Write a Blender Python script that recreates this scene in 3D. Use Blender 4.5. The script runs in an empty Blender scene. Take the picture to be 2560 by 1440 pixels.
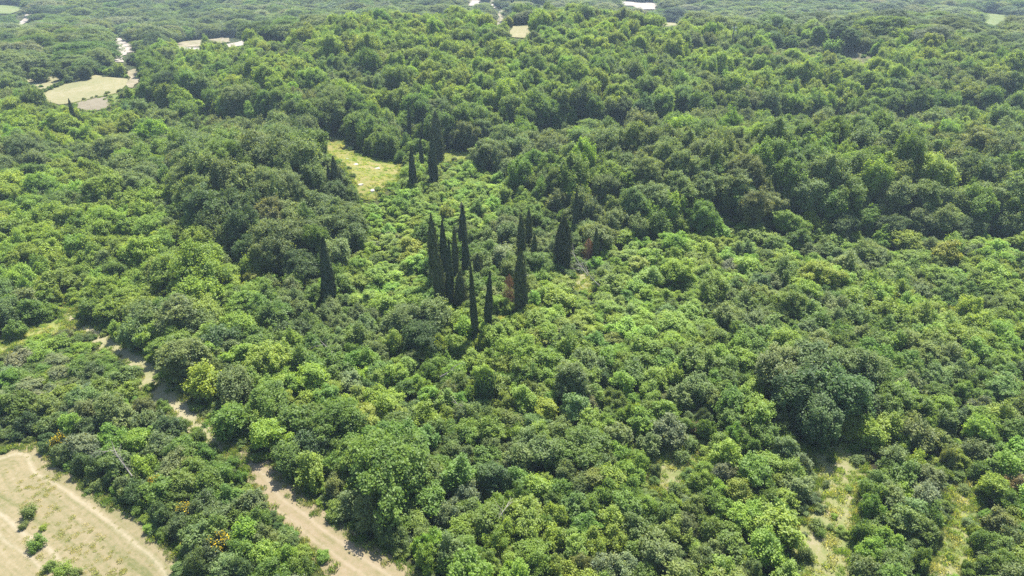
import bpy, math, random
import numpy as np
from mathutils import Vector
R_ = math.radians
rng = np.random.default_rng(7); random.seed(7)
sc = bpy.context.scene
col = sc.collection

# ------------------------------------------------------------ camera
CAMZ, PITCH, FPX = 67.0, 29.0, 1707.0
cam_d = bpy.data.cameras.new('camera'); cam = bpy.data.objects.new('camera', cam_d); col.objects.link(cam)
cam.location = (0, 0, CAMZ); cam.rotation_euler = (R_(90 - PITCH), 0, 0)
cam_d.sensor_width = 36; cam_d.lens = 36 * FPX / 2560; cam_d.clip_end = 5000
sc.camera = cam
# ------------------------------------------------------------ light
SUN_EL, SUN_AZ = 59.0, 18.0
w = bpy.data.worlds.new('World'); sc.world = w; w.use_nodes = True
nt = w.node_tree; bg = nt.nodes['Background']
sky = nt.nodes.new('ShaderNodeTexSky'); sky.sky_type = 'NISHITA'; sky.sun_disc = False
sky.sun_elevation = R_(SUN_EL); sky.sun_rotation = R_(SUN_AZ); sky.altitude = 200
nt.links.new(sky.outputs[0], bg.inputs[0]); bg.inputs[1].default_value = 0.115
sd = bpy.data.lights.new('sun', 'SUN'); sd.energy = 5.0; sd.angle = R_(0.5); sd.color = (1.0, 0.95, 0.86)
sun = bpy.data.objects.new('sun', sd); col.objects.link(sun)
sv = Vector((math.sin(R_(SUN_AZ)) * math.cos(R_(SUN_EL)), math.cos(R_(SUN_AZ)) * math.cos(R_(SUN_EL)), math.sin(R_(SUN_EL))))
sun.rotation_euler = (-sv).to_track_quat('-Z', 'Y').to_euler(); sun.location = (0, 0, 300)
sc.view_settings.view_transform = 'Standard'; sc.view_settings.look = 'None'
sc.view_settings.exposure = 1.48; sc.view_settings.gamma = 1
sc.cycles.max_bounces = 5; sc.cycles.diffuse_bounces = 3; sc.cycles.glossy_bounces = 1
sc.cycles.transmission_bounces = 3; sc.cycles.volume_bounces = 0; sc.cycles.use_denoising = False
sc.cycles.caustics_reflective = False; sc.cycles.caustics_refractive = False

# ------------------------------------------------------------ terrain
def S(a, b, x):
    t = np.clip((x - a) / (b - a), 0, 1); return t * t * (3 - 2 * t)
def H(x, y):
    x = np.asarray(x, float); y = np.asarray(y, float)
    z = 0.7 * np.sin(x * 0.045 + 1.3) * np.cos(y * 0.05) + 0.5 * np.sin(x * 0.11 + y * 0.07)
    crest = 17.5 - 9.5 * S(-62, -125, x) - 6.5 * S(-120, -175, x) - 6.5 * S(60, 150, x) + 1.2 * np.sin(x * 0.04)
    base0 = 210 + 30 * S(-60, -150, x) + 18 * S(20, 120, x)
    t = np.clip((y - base0) / 120, 0, 1); up = .45 * S(0, .32, t) + .55 * S(.1, 1, t); dn = 1 - S(345, 450, y)
    z = z + crest * up * dn
    z = z - 9 * S(330, 520, y)
    z = z + 8.5 * S(-5, 45, x + 0.2 * (y - 170)) * S(143, 163, y) * (1 - S(172, 222, y))
    z = z + 3.0 * np.sin(x * .021 + 4) * S(30, 80, x) * S(225, 260, y) * dn
    z = z + 7.5 * np.exp(-((x + 60) / 38) ** 2 - ((y - 165) / 26) ** 2)
    z = z + 3.5 * np.exp(-((x - 40) / 20) ** 2 - ((y - 92) / 16) ** 2)
    z = z - 2.0 * np.exp(-((x + 22) / 16) ** 2 - ((y - 140) / 40) ** 2)
    z = z + 4 * np.sin(x * 0.012 + 2) * np.sin(y * 0.014) * S(420, 520, y)
    return z
ct, st = math.cos(R_(PITCH)), math.sin(R_(PITCH))
def PX(x, y, z):
    """world -> photo pixel"""
    x = np.asarray(x, float); y = np.asarray(y, float); dz = np.asarray(z, float) - CAMZ
    f = y * ct - dz * st; v = y * st + dz * ct
    return 1280 + FPX * x / f, 720 - FPX * v / f, f
def G(px, py, off=0.0):
    """photo pixel -> the place on the terrain that it shows (OFF metres above ground)"""
    u = (px - 1280) / FPX; v = (720 - py) / FPX
    d = (u, ct + v * st, -st + v * ct)
    t = np.arange(30, 1500, 1.0)
    below = (CAMZ + d[2] * t) < H(d[0] * t, d[1] * t) + off
    i = int(np.argmax(below)) if below.any() else len(t) - 1
    a, b = t[max(i - 1, 0)], t[i]
    for _ in range(12):
        m = (a + b) / 2
        if CAMZ + d[2] * m < float(H(d[0] * m, d[1] * m)) + off: b = m
        else: a = m
    return d[0] * b, d[1] * b
def GP(pts): return np.array([G(*p) for p in pts])

# ------------------------------------------------------------ materials
def mat(name):
    m = bpy.data.materials.new(name); m.use_nodes = True; m.node_tree.nodes.clear(); return m, m.node_tree.nodes, m.node_tree.links
def N(ns, t, **k):
    n = ns.new(t)
    for a, b in k.items(): setattr(n, a, b)
    return n
def leaf_mat(name, trans=0.42, gain=1.0, jitter=0.75, gloss=0.02):
    m, ns, ls = mat(name)
    at = N(ns, 'ShaderNodeAttribute', attribute_type='INSTANCER', attribute_name='tint')
    lv = N(ns, 'ShaderNodeAttribute', attribute_type='GEOMETRY', attribute_name='lv')
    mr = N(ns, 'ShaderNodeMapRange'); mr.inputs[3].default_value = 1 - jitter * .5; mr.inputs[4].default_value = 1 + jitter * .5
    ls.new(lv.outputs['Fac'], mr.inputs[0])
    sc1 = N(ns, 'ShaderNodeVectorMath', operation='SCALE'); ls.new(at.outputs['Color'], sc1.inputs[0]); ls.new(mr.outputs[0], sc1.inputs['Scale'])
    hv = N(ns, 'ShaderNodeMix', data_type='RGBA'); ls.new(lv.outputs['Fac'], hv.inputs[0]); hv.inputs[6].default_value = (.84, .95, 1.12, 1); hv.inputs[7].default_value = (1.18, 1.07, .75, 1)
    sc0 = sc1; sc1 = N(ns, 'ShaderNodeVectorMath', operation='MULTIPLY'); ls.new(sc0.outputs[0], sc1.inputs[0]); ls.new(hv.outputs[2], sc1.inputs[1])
    df = N(ns, 'ShaderNodeBsdfDiffuse'); ls.new(sc1.outputs[0], df.inputs[0])
    ml = N(ns, 'ShaderNodeVectorMath', operation='MULTIPLY'); ls.new(sc1.outputs[0], ml.inputs[0]); ml.inputs[1].default_value = (2.1 * gain, 1.9 * gain, 0.9 * gain)
    tr = N(ns, 'ShaderNodeBsdfTranslucent'); ls.new(ml.outputs[0], tr.inputs[0])
    mx = N(ns, 'ShaderNodeMixShader'); mx.inputs[0].default_value = trans; ls.new(df.outputs[0], mx.inputs[1]); ls.new(tr.outputs[0], mx.inputs[2])
    gl = N(ns, 'ShaderNodeBsdfGlossy'); gl.inputs['Roughness'].default_value = 0.55; gl.inputs[0].default_value = (.8, .85, .8, 1)
    m2 = N(ns, 'ShaderNodeMixShader'); m2.inputs[0].default_value = gloss; ls.new(mx.outputs[0], m2.inputs[1]); ls.new(gl.outputs[0], m2.inputs[2])
    o = N(ns, 'ShaderNodeOutputMaterial'); ls.new(m2.outputs[0], o.inputs[0]); return m
M_leaf = leaf_mat('broad_leaves')
M_needle = leaf_mat('cypress_leaves', trans=0.06, jitter=1.0, gloss=0.02)
M_petal = leaf_mat('petals', trans=0.25, jitter=.5, gloss=0)
def simple(name, c1, c2, scale=3.0, rough=.9, bump=.3, detail=4, metal=0):
    m, ns, ls = mat(name)
    tc = N(ns, 'ShaderNodeTexCoord'); no = N(ns, 'ShaderNodeTexNoise'); no.inputs['Scale'].default_value = scale; no.inputs['Detail'].default_value = detail
    ls.new(tc.outputs['Object'], no.inputs['Vector'])
    cr = N(ns, 'ShaderNodeValToRGB'); cr.color_ramp.elements[0].position = .35; cr.color_ramp.elements[1].position = .65
    cr.color_ramp.elements[0].color = (*c1, 1); cr.color_ramp.elements[1].color = (*c2, 1); ls.new(no.outputs[0], cr.inputs[0])
    p = N(ns, 'ShaderNodeBsdfPrincipled'); p.inputs['Roughness'].default_value = rough; p.inputs['Metallic'].default_value = metal; ls.new(cr.outputs[0], p.inputs[0])
    b = N(ns, 'ShaderNodeBump'); b.inputs['Strength'].default_value = bump; ls.new(no.outputs[0], b.inputs['Height']); ls.new(b.outputs[0], p.inputs['Normal'])
    o = N(ns, 'ShaderNodeOutputMaterial'); ls.new(p.outputs[0], o.inputs[0]); return m
M_bark = simple('bark', (.05, .04, .03), (.13, .11, .085), 6)
M_dead = simple('bleached_wood', (.16, .14, .12), (.26, .235, .2), 8)
M_rock = simple('limestone', (.24, .22, .18), (.4, .37, .32), 3)
M_wood = simple('pole_wood', (.10, .085, .07), (.17, .15, .13), 5)
M_white = simple('white_ceramic', (.75, .75, .74), (.82, .82, .8), 5, .3, .02)
M_paint = simple('white_car_paint', (.72, .73, .74), (.78, .79, .8), 1, .25, 0)
M_glass = simple('dark_window', (.02, .025, .03), (.03, .035, .04), 1, .1, 0)
M_tyre = simple('tyre_rubber', (.02, .02, .02), (.035, .035, .035), 5)
M_brick = simple('ochre_render', (.5, .33, .22), (.6, .42, .3), 3)
M_tile = simple('clay_tiles', (.28, .11, .06), (.4, .17, .09), 6)

GND = .435
def field_mat(name, cols, streak=0.5, sx=0.5, patch=.08, fine=1.6, bump=.5, ew=1.1, tracks=()):
    """short dry grass: patches, fine speckle and mowing lines that follow the attribute 'ed' (metres from the hedge)"""
    m, ns, ls = mat(name)
    tc = N(ns, 'ShaderNodeTexCoord')
    n1 = N(ns, 'ShaderNodeTexNoise'); n1.inputs['Scale'].default_value = patch; n1.inputs['Detail'].default_value = 6; n1.inputs['Roughness'].default_value = .65
    n2 = N(ns, 'ShaderNodeTexNoise'); n2.inputs['Scale'].default_value = fine; n2.inputs['Detail'].default_value = 6; n2.inputs['Roughness'].default_value = .75
    ls.new(tc.outputs['Object'], n1.inputs[0]); ls.new(tc.outputs['Object'], n2.inputs[0])
    ed = N(ns, 'ShaderNodeAttribute', attribute_name='ed')
    al = N(ns, 'ShaderNodeAttribute', attribute_name='al')
    cb = N(ns, 'ShaderNodeCombineXYZ')
    mm = N(ns, 'ShaderNodeMath', operation='MULTIPLY'); ls.new(ed.outputs['Fac'], mm.inputs[0]); mm.inputs[1].default_value = ew
    m3 = N(ns, 'ShaderNodeMath', operation='MULTIPLY'); ls.new(al.outputs['Fac'], m3.inputs[0]); m3.inputs[1].default_value = .06
    ls.new(mm.outputs[0], cb.inputs[0]); ls.new(m3.outputs[0], cb.inputs[1])
    n3 = N(ns, 'ShaderNodeTexNoise'); n3.inputs['Scale'].default_value = 1; n3.inputs['Detail'].default_value = 5; ls.new(cb.outputs[0], n3.inputs[0])
    a = N(ns, 'ShaderNodeMix', data_type='FLOAT'); a.inputs[0].default_value = streak; ls.new(n1.outputs[0], a.inputs[2]); ls.new(n3.outputs[0], a.inputs[3])
    b = N(ns, 'ShaderNodeMix', data_type='FLOAT'); b.inputs[0].default_value = .38; ls.new(a.outputs[0], b.inputs[2]); ls.new(n2.outputs[0], b.inputs[3])
    cr = N(ns, 'ShaderNodeValToRGB'); E = cr.color_ramp.elements
    pos = np.linspace(.40, .60, len(cols))
    cols = [tuple(v * GND for v in c) for c in cols]
    E[0].position = pos[0]; E[0].color = (*cols[0], 1); E[1].position = pos[-1]; E[1].color = (*cols[-1], 1)
    for p, c in list(zip(pos, cols))[1:-1]:
        e = E.new(float(p)); e.color = (*c, 1)
    ls.new(b.outputs[0], cr.inputs[0]); out = cr.outputs[0]
    for (pos_, wd, cc, amt) in tracks:      # worn wheel tracks at a set distance from the hedge
        s1 = N(ns, 'ShaderNodeMath', operation='SUBTRACT'); ls.new(ed.outputs['Fac'], s1.inputs[0]); s1.inputs[1].default_value = pos_
        wn = N(ns, 'ShaderNodeTexNoise'); wn.inputs['Scale'].default_value = .12; ls.new(tc.outputs['Object'], wn.inputs[0])
        s1b = N(ns, 'ShaderNodeMath', operation='MULTIPLY_ADD'); ls.new(wn.outputs[0], s1b.inputs[0]); s1b.inputs[1].default_value = 1.6; s1b.inputs[2].default_value = -.8
        s1c = N(ns, 'ShaderNodeMath', operation='ADD'); ls.new(s1.outputs[0], s1c.inputs[0]); ls.new(s1b.outputs[0], s1c.inputs[1])
        s2 = N(ns, 'ShaderNodeMath', operation='ABSOLUTE'); ls.new(s1c.outputs[0], s2.inputs[0])
        s3 = N(ns, 'ShaderNodeMapRange'); s3.inputs[1].default_value = 0; s3.inputs[2].default_value = wd; s3.inputs[3].default_value = amt; s3.inputs[4].default_value = 0
        ls.new(s2.outputs[0], s3.inputs[0])
        s4 = N(ns, 'ShaderNodeMath', operation='MULTIPLY'); ls.new(s3.outputs[0], s4.inputs[0]); ls.new(n2.outputs[0], s4.inputs[1])
        s5 = N(ns, 'ShaderNodeMath', operation='MULTIPLY', use_clamp=True); ls.new(s4.outputs[0], s5.inputs[0]); s5.inputs[1].default_value = 2
        mx = N(ns, 'ShaderNodeMix', data_type='RGBA'); ls.new(s5.outputs[0], mx.inputs[0]); ls.new(out, mx.inputs[6]); mx.inputs[7].default_value = (*[v * GND for v in cc], 1); out = mx.outputs[2]
    p = N(ns, 'ShaderNodeBsdfPrincipled'); p.inputs['Roughness'].default_value = .95; p.inputs['Specular IOR Level'].default_value = .1; ls.new(out, p.inputs[0])
    bp = N(ns, 'ShaderNodeBump'); bp.inputs['Strength'].default_value = bump; bp.inputs['Distance'].default_value = .15; ls.new(b.outputs[0], bp.inputs['Height']); ls.new(bp.outputs[0], p.inputs['Normal'])
    o = N(ns, 'ShaderNodeOutputMaterial'); ls.new(p.outputs[0], o.inputs[0]); return m
TAN, PALE, STRAW, GRN, BRN = (.36, .29, .165), (.46, .39, .26), (.37, .33, .15), (.22, .26, .09), (.30, .22, .13)
M_ground = field_mat('forest_floor', [(.05, .05, .025), (.06, .085, .025), (.10, .12, .035), (.13, .12, .06)], 0.0, patch=.05, fine=.9)
M_field = field_mat('mown_hay', [(.22, .23, .09), (.30, .28, .13), (.37, .32, .175), (.42, .35, .20), (.47, .40, .25)], .55, tracks=[(2.2, .5, (.58, .50, .34), .7), (8.6, .45, (.58, .50, .35), .75), (10.3, .4, (.56, .48, .33), .6), (15.5, .5, (.52, .42, .28), .5), (19, .4, (.52, .46, .3), .5)])
M_strip = field_mat('mown_strip_grass', [(.30, .27, .13), (.38, .32, .18), (.44, .35, .22), PALE], .5, tracks=[(2.2, .4, (.54, .45, .31), .6), (3.8, .35, (.54, .45, .31), .5)])
M_track = field_mat('track_earth', [(.34, .34, .15), (.44, .41, .22), (.54, .47, .31)], .2, fine=2.2)
M_mead = field_mat('yellow_meadow_grass', [(.17, .23, .05), (.29, .31, .075), (.37, .34, .11), (.42, .35, .16)], .1, patch=.12, fine=.7)
M_mead2 = field_mat('green_meadow_grass', [(.22, .30, .07), (.34, .38, .11), (.42, .40, .16)], .1, patch=.1, fine=1.2)
M_dry = field_mat('dry_grass', [(.20, .27, .08), (.30, .33, .12), (.38, .37, .17), (.46, .41, .25)], .05, patch=.22, fine=1.8)
M_far = field_mat('pale_stubble', [(.32, .33, .15), (.42, .39, .20), (.49, .44, .26)], .3, patch=.05, fine=.5)
M_far2 = field_mat('green_crop', [(.20, .27, .09), (.25, .31, .10), (.34, .36, .16)], .3, patch=.05, fine=.5)
M_brown = field_mat('brown_tilled_soil', [(.30, .26, .17), (.37, .32, .22), (.41, .36, .25)], .3, patch=.08, fine=.6)
M_gravel = field_mat('pale_gravel', [(.42, .36, .28), (.6, .53, .45), (.72, .66, .58)], .1, patch=.1, fine=.6)
M_sand = field_mat('sandy_bank', [(.26, .26, .13), (.40, .35, .22), (.52, .45, .32)], .1, patch=.15, fine=.5)
M_scree = field_mat('stony_slope', [(.12, .15, .05), (.20, .19, .10), (.30, .27, .2)], .1, patch=.15, fine=.7)

# ------------------------------------------------------------ mesh helpers
def mesh_np(name, V, F, mats, fmat=None, attr=None, smooth=False):
    """V (n,3), F (m,k) with constant k"""
    me = bpy.data.meshes.new(name); V = np.asarray(V, np.float32); F = np.asarray(F, np.int32); k = F.shape[1]
    me.vertices.add(len(V)); me.vertices.foreach_set('co', V.ravel())
    me.loops.add(F.size); me.loops.foreach_set('vertex_index', F.ravel())
    me.polygons.add(len(F)); me.polygons.foreach_set('loop_start', np.arange(0, F.size, k, dtype=np.int32))
    me.update(calc_edges=True)
    for m in mats: me.materials.append(m)
    if fmat is not None: me.polygons.foreach_set('material_index', np.asarray(fmat, np.int32))
    if attr is not None:
        for an, (dom, vals) in attr.items():
            a = me.attributes.new(an, 'FLOAT', dom); a.data.foreach_set('value', np.asarray(vals, np.float32))
    if smooth: me.polygons.foreach_set('use_smooth', np.ones(len(F), bool))
    me.validate(); return me
def link(name, me, parent=None):
    o = bpy.data.objects.new(name, me); col.objects.link(o)
    if parent: o.parent = parent
    return o
def tag(o, label=None, cat=None, group=None, kind=None):
    for k, v in (('label', label), ('category', cat), ('group', group), ('kind', kind)):
        if v: o[k] = v
    return o
def thing(name, label, cat, loc, rz=0, group=None, scale=None):
    o = bpy.data.objects.new(name, None); col.objects.link(o); o.location = loc; o.rotation_euler = (0, 0, rz); o.empty_display_size = .3
    if scale is not None: o.scale = scale
    return tag(o, label, cat, group)
def tube(pts, rads, n=6):
    """tapered tube through pts; returns V, F (quads, closed with degenerate-free caps omitted)"""
    pts = np.asarray(pts, float); V = []; F = []
    for i, p in enumerate(pts):
        d = pts[min(i + 1, len(pts) - 1)] - pts[max(i - 1, 0)]; d /= np.linalg.norm(d) + 1e-9
        a = np.cross(d, (0.31, .95, .1)); a /= np.linalg.norm(a) + 1e-9; b = np.cross(d, a)
        for j in range(n):
            t = 2 * math.pi * j / n; V.append(p + rads[i] * (math.cos(t) * a + math.sin(t) * b))
    for i in range(len(pts) - 1):
        for j in range(n):
            F.append((i * n + j, i * n + (j + 1) % n, (i + 1) * n + (j + 1) % n, (i + 1) * n + j))
    return np.array(V), np.array(F)
def join(parts):
    V = []; F = []; o = 0
    for v, f in parts: V.append(v); F.append(f + o); o += len(v)
    return np.vstack(V), np.vstack(F)
def box(cx, cy, cz, sx, sy, sz):
    V = np.array([(cx + a * sx / 2, cy + b * sy / 2, cz + c * sz / 2) for a in (-1, 1) for b in (-1, 1) for c in (-1, 1)])
    F = np.array([(0, 1, 3, 2), (4, 6, 7, 5), (0, 4, 5, 1), (2, 3, 7, 6), (0, 2, 6, 4), (1, 5, 7, 3)]); return V, F

def leaves(P, Nn, L, W, r, up=None):
    """rhombic leaf sprays at P facing Nn"""
    n = len(P); a = r.normal(size=(n, 3)) if up is None else up + r.normal(size=(n, 3)) * .3
    a -= (a * Nn).sum(1)[:, None] * Nn; a /= np.linalg.norm(a, axis=1)[:, None] + 1e-9; b = np.cross(Nn, a)
    l = (L * r.uniform(.6, 1.3, n))[:, None]; ww = (W * r.uniform(.6, 1.3, n))[:, None]
    V = np.stack([P - a * l, P + b * ww - Nn * ww * .25, P + a * l, P - b * ww - Nn * ww * .25], 1).reshape(-1, 3)
    return V, np.arange(4 * n).reshape(n, 4)
def unit(v): return v / (np.linalg.norm(v, axis=-1, keepdims=True) + 1e-9)

def crown_np(seed, Rr, Hh, base=.12, nl=24, ntuft=22, nlf=14, leaf=.2, sig=.24, style='round', sparse=0.0):
    r = np.random.default_rng(seed)
    zc = Hh * (base + 1) / 2; hz = Hh * (1 - base) / 2
    th = np.arange(nl) * 2.39996 + r.normal(0, .6, nl)
    u = np.clip(1 - 2 * ((np.arange(nl) + r.uniform(0, 1, nl)) / nl) ** .8, -.95, 1)
    cs = np.sqrt(1 - u * u); ph = r.uniform(0, 6.28, 6)
    outline = 1 + .20 * np.sin(2 * th + ph[0]) + .16 * np.sin(3 * th + ph[1] + 2 * u) + .14 * r.normal(size=nl)
    fr = r.uniform(.5, 1.0, nl)
    if style == 'cone': cs = cs * np.clip(.95 - .6 * u, .18, 1.25)
    lr = Rr * r.uniform(.17, .36, nl) * (.75 if style == 'plume' else 1)
    topv = 1 + .22 * np.sin(th + ph[2]) * (u > 0) + .10 * r.normal(size=nl)      # uneven top
    C = np.stack([np.cos(th) * cs * fr * outline * Rr * .86, np.sin(th) * cs * fr * outline * Rr * .86, zc + u * fr * topv * hz * .88], 1)
    nc = nl // 3
    C = np.vstack([C, np.stack([r.normal(0, .28 * Rr, nc), r.normal(0, .28 * Rr, nc), zc + r.uniform(-.5, .45, nc) * hz], 1)]); lr = np.append(lr, Rr * .34 * np.ones(nc))
    lobb = r.uniform(0, 1, len(C)); zst = 1.7 if style == 'plume' else .85
    LI = np.repeat(np.arange(len(C)), ntuft)
    d = unit(r.normal(size=(len(LI), 3)) + np.array([0, 0, .45]))
    T = C[LI] + d * (lr[LI] * r.uniform(.6, 1.25, len(LI)))[:, None] * np.array([1, 1, zst])
    if sparse: keep = r.uniform(size=len(T)) > sparse; T = T[keep]; d = d[keep]; LI = LI[keep]
    T[:, 2] = np.maximum(T[:, 2], Hh * .03)
    tb = r.uniform(0, 1, len(T)); K = np.repeat(np.arange(len(T)), nlf)
    ss = np.array([1, 1, .7 if style != 'plume' else 1.8]) * sig
    P = T[K] + r.normal(size=(len(K), 3)) * ss
    Nn = unit(d[K] * .45 + np.array([0, 0, .75]) + r.normal(size=(len(K), 3)) * .42)
    V, F = leaves(P, Nn, leaf, leaf * .6, r)
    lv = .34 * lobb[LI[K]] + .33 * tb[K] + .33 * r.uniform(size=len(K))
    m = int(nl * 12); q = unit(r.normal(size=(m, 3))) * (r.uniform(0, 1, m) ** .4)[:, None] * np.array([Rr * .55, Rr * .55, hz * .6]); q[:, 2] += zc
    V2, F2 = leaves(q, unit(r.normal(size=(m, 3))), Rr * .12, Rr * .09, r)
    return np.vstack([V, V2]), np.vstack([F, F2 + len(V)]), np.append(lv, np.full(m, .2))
def trunk_np(seed, Rr, Hh, nlimb=5, lean=.05):
    r = np.random.default_rng(seed + 99); parts = []; tr = .028 * Hh + .04
    top = np.array([r.normal(0, lean * Hh), r.normal(0, lean * Hh), Hh * .62])
    pts = [np.array([0, 0, -.4]), top * .33 + r.normal(0, .02 * Hh, 3) * (1, 1, 0), top * .66 + r.normal(0, .03 * Hh, 3) * (1, 1, 0), top]
    parts.append(tube(pts, [tr * 1.35, tr, tr * .7, tr * .3]))
    for k in range(nlimb):
        t = r.uniform(.25, .6); a = r.uniform(0, 6.28) + k * 1.3; s = np.array(pts[1]) * (1 - t) + np.array(pts[2]) * t
        e = s + np.array([math.cos(a) * Rr * .6, math.sin(a) * Rr * .6, Hh * r.uniform(.15, .35)]); mid = (s + e) / 2 + np.array([0, 0, -.03 * Hh])
        parts.append(tube([s, mid, e], [tr * .5, tr * .33, tr * .12], 5))
    return join(parts)

# ------------------------------------------------------------ prototypes (unit sizes in metres, scaled when placed)
PROTO = {}     # key -> list of (crown mesh, trunk mesh, R, H)
def make_proto(key, seeds, Rr, Hh, **kw):
    out = []
    for s in seeds:
        V, F, lv = crown_np(s, Rr, Hh, **kw)
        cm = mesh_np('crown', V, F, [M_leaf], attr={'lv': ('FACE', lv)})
        TV, TF = trunk_np(s, Rr, Hh); tm = mesh_np('trunk', TV, TF, [M_bark], smooth=True)
        out.append((cm, tm, Rr, Hh, (V, F, lv, TV, TF)))
    PROTO[key] = out
make_proto('shrub', [11, 12, 13, 14, 15, 16], 1.7, 2.5, base=-.1, nl=20, ntuft=18, nlf=16, leaf=.125, sig=.17)
make_proto('small', [21, 22, 23, 24, 25], 2.6, 5.0, base=-.05, nl=26, ntuft=19, nlf=15, leaf=.17, sig=.21)
make_proto('smallp', [26, 27, 28, 29], 2.4, 5.6, base=-.05, nl=32, ntuft=14, nlf=15, leaf=.17, sig=.19, style='plume')
make_proto('mid', [31, 32, 33, 34, 35], 4.2, 8.4, base=.02, nl=50, ntuft=28, nlf=18, leaf=.185, sig=.26)
make_proto('midp', [71, 72, 73], 4.0, 8.8, base=.0, nl=52, ntuft=20, nlf=17, leaf=.21, sig=.26, style='plume')
make_proto('midc', [36, 37], 3.8, 9.5, base=.0, nl=44, ntuft=24, nlf=17, leaf=.2, sig=.25, style='cone')
make_proto('big', [41, 42, 43], 7.0, 13.5, base=.03, nl=100, ntuft=40, nlf=22, leaf=.20, sig=.33)
make_proto('broom', [51, 52, 53], 1.6, 2.0, base=0, nl=12, ntuft=14, nlf=12, leaf=.13, sig=.2, style='plume', sparse=.35)

# cypress prototypes
def cypress_np(seed, Wd, Hh, n=6200, fuzz=.10, spike=0.0, wide=.28, dead=False):
    r = np.random.default_rng(seed)
    t = r.uniform(0, 1, n) ** 1.05; a = r.uniform(0, 2 * math.pi, n)
    prof = np.where(t < wide, .62 + .38 * np.sqrt(np.clip(t / wide, 0, 1)), np.clip(1 - np.clip((t - wide) / (1 - wide), 0, 1) ** (1.7 if spike < .1 else 2.4), 0, 1) ** .9)
    prof = prof * (1 + .10 * np.sin(3 * a + 9 * t) + .08 * np.sin(5 * a - 17 * t + seed)) + .01
    rad = Wd / 2 * prof * (1 + r.normal(0, fuzz, n)) * np.where(r.uniform(size=n) < .25, r.uniform(.4, .95, n), 1)
    sp = (r.uniform(size=n) < .12) * spike; rad = rad * (1 + sp * r.uniform(0, 1, n))
    P = np.stack([np.cos(a) * rad, np.sin(a) * rad, t * Hh + .15], 1)
    out = np.stack([np.cos(a), np.sin(a), .15 + 0 * a], 1); Nn = unit(out + r.normal(size=(n, 3)) * .4)
    upv = np.tile([0, 0, 1.0], (n, 1)) + out * (.25 + spike * .5)
    V, F = leaves(P, Nn, .34 if not dead else .3, .10 if not dead else .03, r, up=upv)
    lv = .5 * (.5 + .5 * np.sin(a * 7 + t * 30)) + .5 * r.uniform(size=n)
    m = 500 if not dead else 10; tt = r.uniform(0, .9, m)
    q = np.stack([r.normal(0, .14 * Wd, m) * (1 - tt), r.normal(0, .14 * Wd, m) * (1 - tt), tt * Hh], 1)
    V2, F2 = leaves(q, unit(r.normal(size=(m, 3)) * (1, 1, .2)), .5, Wd * .16, r)
    TV, TF = tube([(0, 0, -.4), (.03, 0, Hh * .4), (0, .02, Hh * .93)], [.16, .1, .02], 6)
    return np.vstack([V, V2]), np.vstack([F, F2 + len(V)]), np.append(lv, np.zeros(m)), TV, TF
CYP = {}
for key, sds, kw in (('slim', (61, 62, 63), dict(Wd=1.6, Hh=14)), ('fuzzy', (64, 65), dict(Wd=2.4, Hh=13, n=6500, fuzz=.2, spike=.7)),
                     ('broad', (66,), dict(Wd=4.6, Hh=11.5, n=11000, fuzz=.13, spike=.5, wide=.4)), ('dead', (67,), dict(Wd=2.6, Hh=8, n=2600, fuzz=.35, spike=.8, dead=True))):
    CYP[key] = []
    for s in sds:
        V, F, lv, TV, TF = cypress_np(s, **kw)
        CYP[key].append((mesh_np('crown', V, F, [M_needle], attr={'lv': ('FACE', lv)}), mesh_np('trunk', TV, TF, [M_bark], smooth=True), kw['Wd'], kw['Hh']))

# ------------------------------------------------------------ regions drawn from the photo, as places on the ground
def inside(poly, x, y):
    x = np.asarray(x, float); y = np.asarray(y, float); c = np.zeros(x.shape, bool); n = len(poly)
    for i in range(n):
        x1, y1 = poly[i]; x2, y2 = poly[(i + 1) % n]
        if y1 == y2: continue
        k = ((y1 > y) != (y2 > y)) & (x < (x2 - x1) * (y - y1) / (y2 - y1) + x1); c ^= k
    return c
def nearest_on(poly, x, y, closed=True):
    """distance, nearest point and arc position on a polyline"""
    x = np.asarray(x, float); y = np.asarray(y, float); best = np.full(x.shape, 1e18); bx = x.copy(); by = y.copy(); ba = np.zeros(x.shape); arc = 0
    n = len(poly)
    for i in range(n if closed else n - 1):
        p = poly[i]; q = poly[(i + 1) % n]; d = q - p; L2 = d @ d + 1e-9; t = np.clip(((x - p[0]) * d[0] + (y - p[1]) * d[1]) / L2, 0, 1)
        cx = p[0] + t * d[0]; cy = p[1] + t * d[1]; dd = (x - cx) ** 2 + (y - cy) ** 2; k = dd < best
        best[k] = dd[k]; bx[k] = cx[k]; by[k] = cy[k]; ba[k] = arc + (t * math.sqrt(L2))[k]; arc += math.sqrt(L2)
    return np.sqrt(best), bx, by, ba
def densify(poly, step, jit, seed):
    r = np.random.default_rng(seed); out = []
    for i in range(len(poly)):
        p, q = poly[i], poly[(i + 1) % len(poly)]; n = max(1, int(np.linalg.norm(q - p) / step))
        for k in range(n): out.append(p + (q - p) * k / n + r.normal(0, jit, 2))
    return np.array(out)
PXP = []; CYPP = []
OPEN = []   # polygons (world) without trees, with a margin
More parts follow.
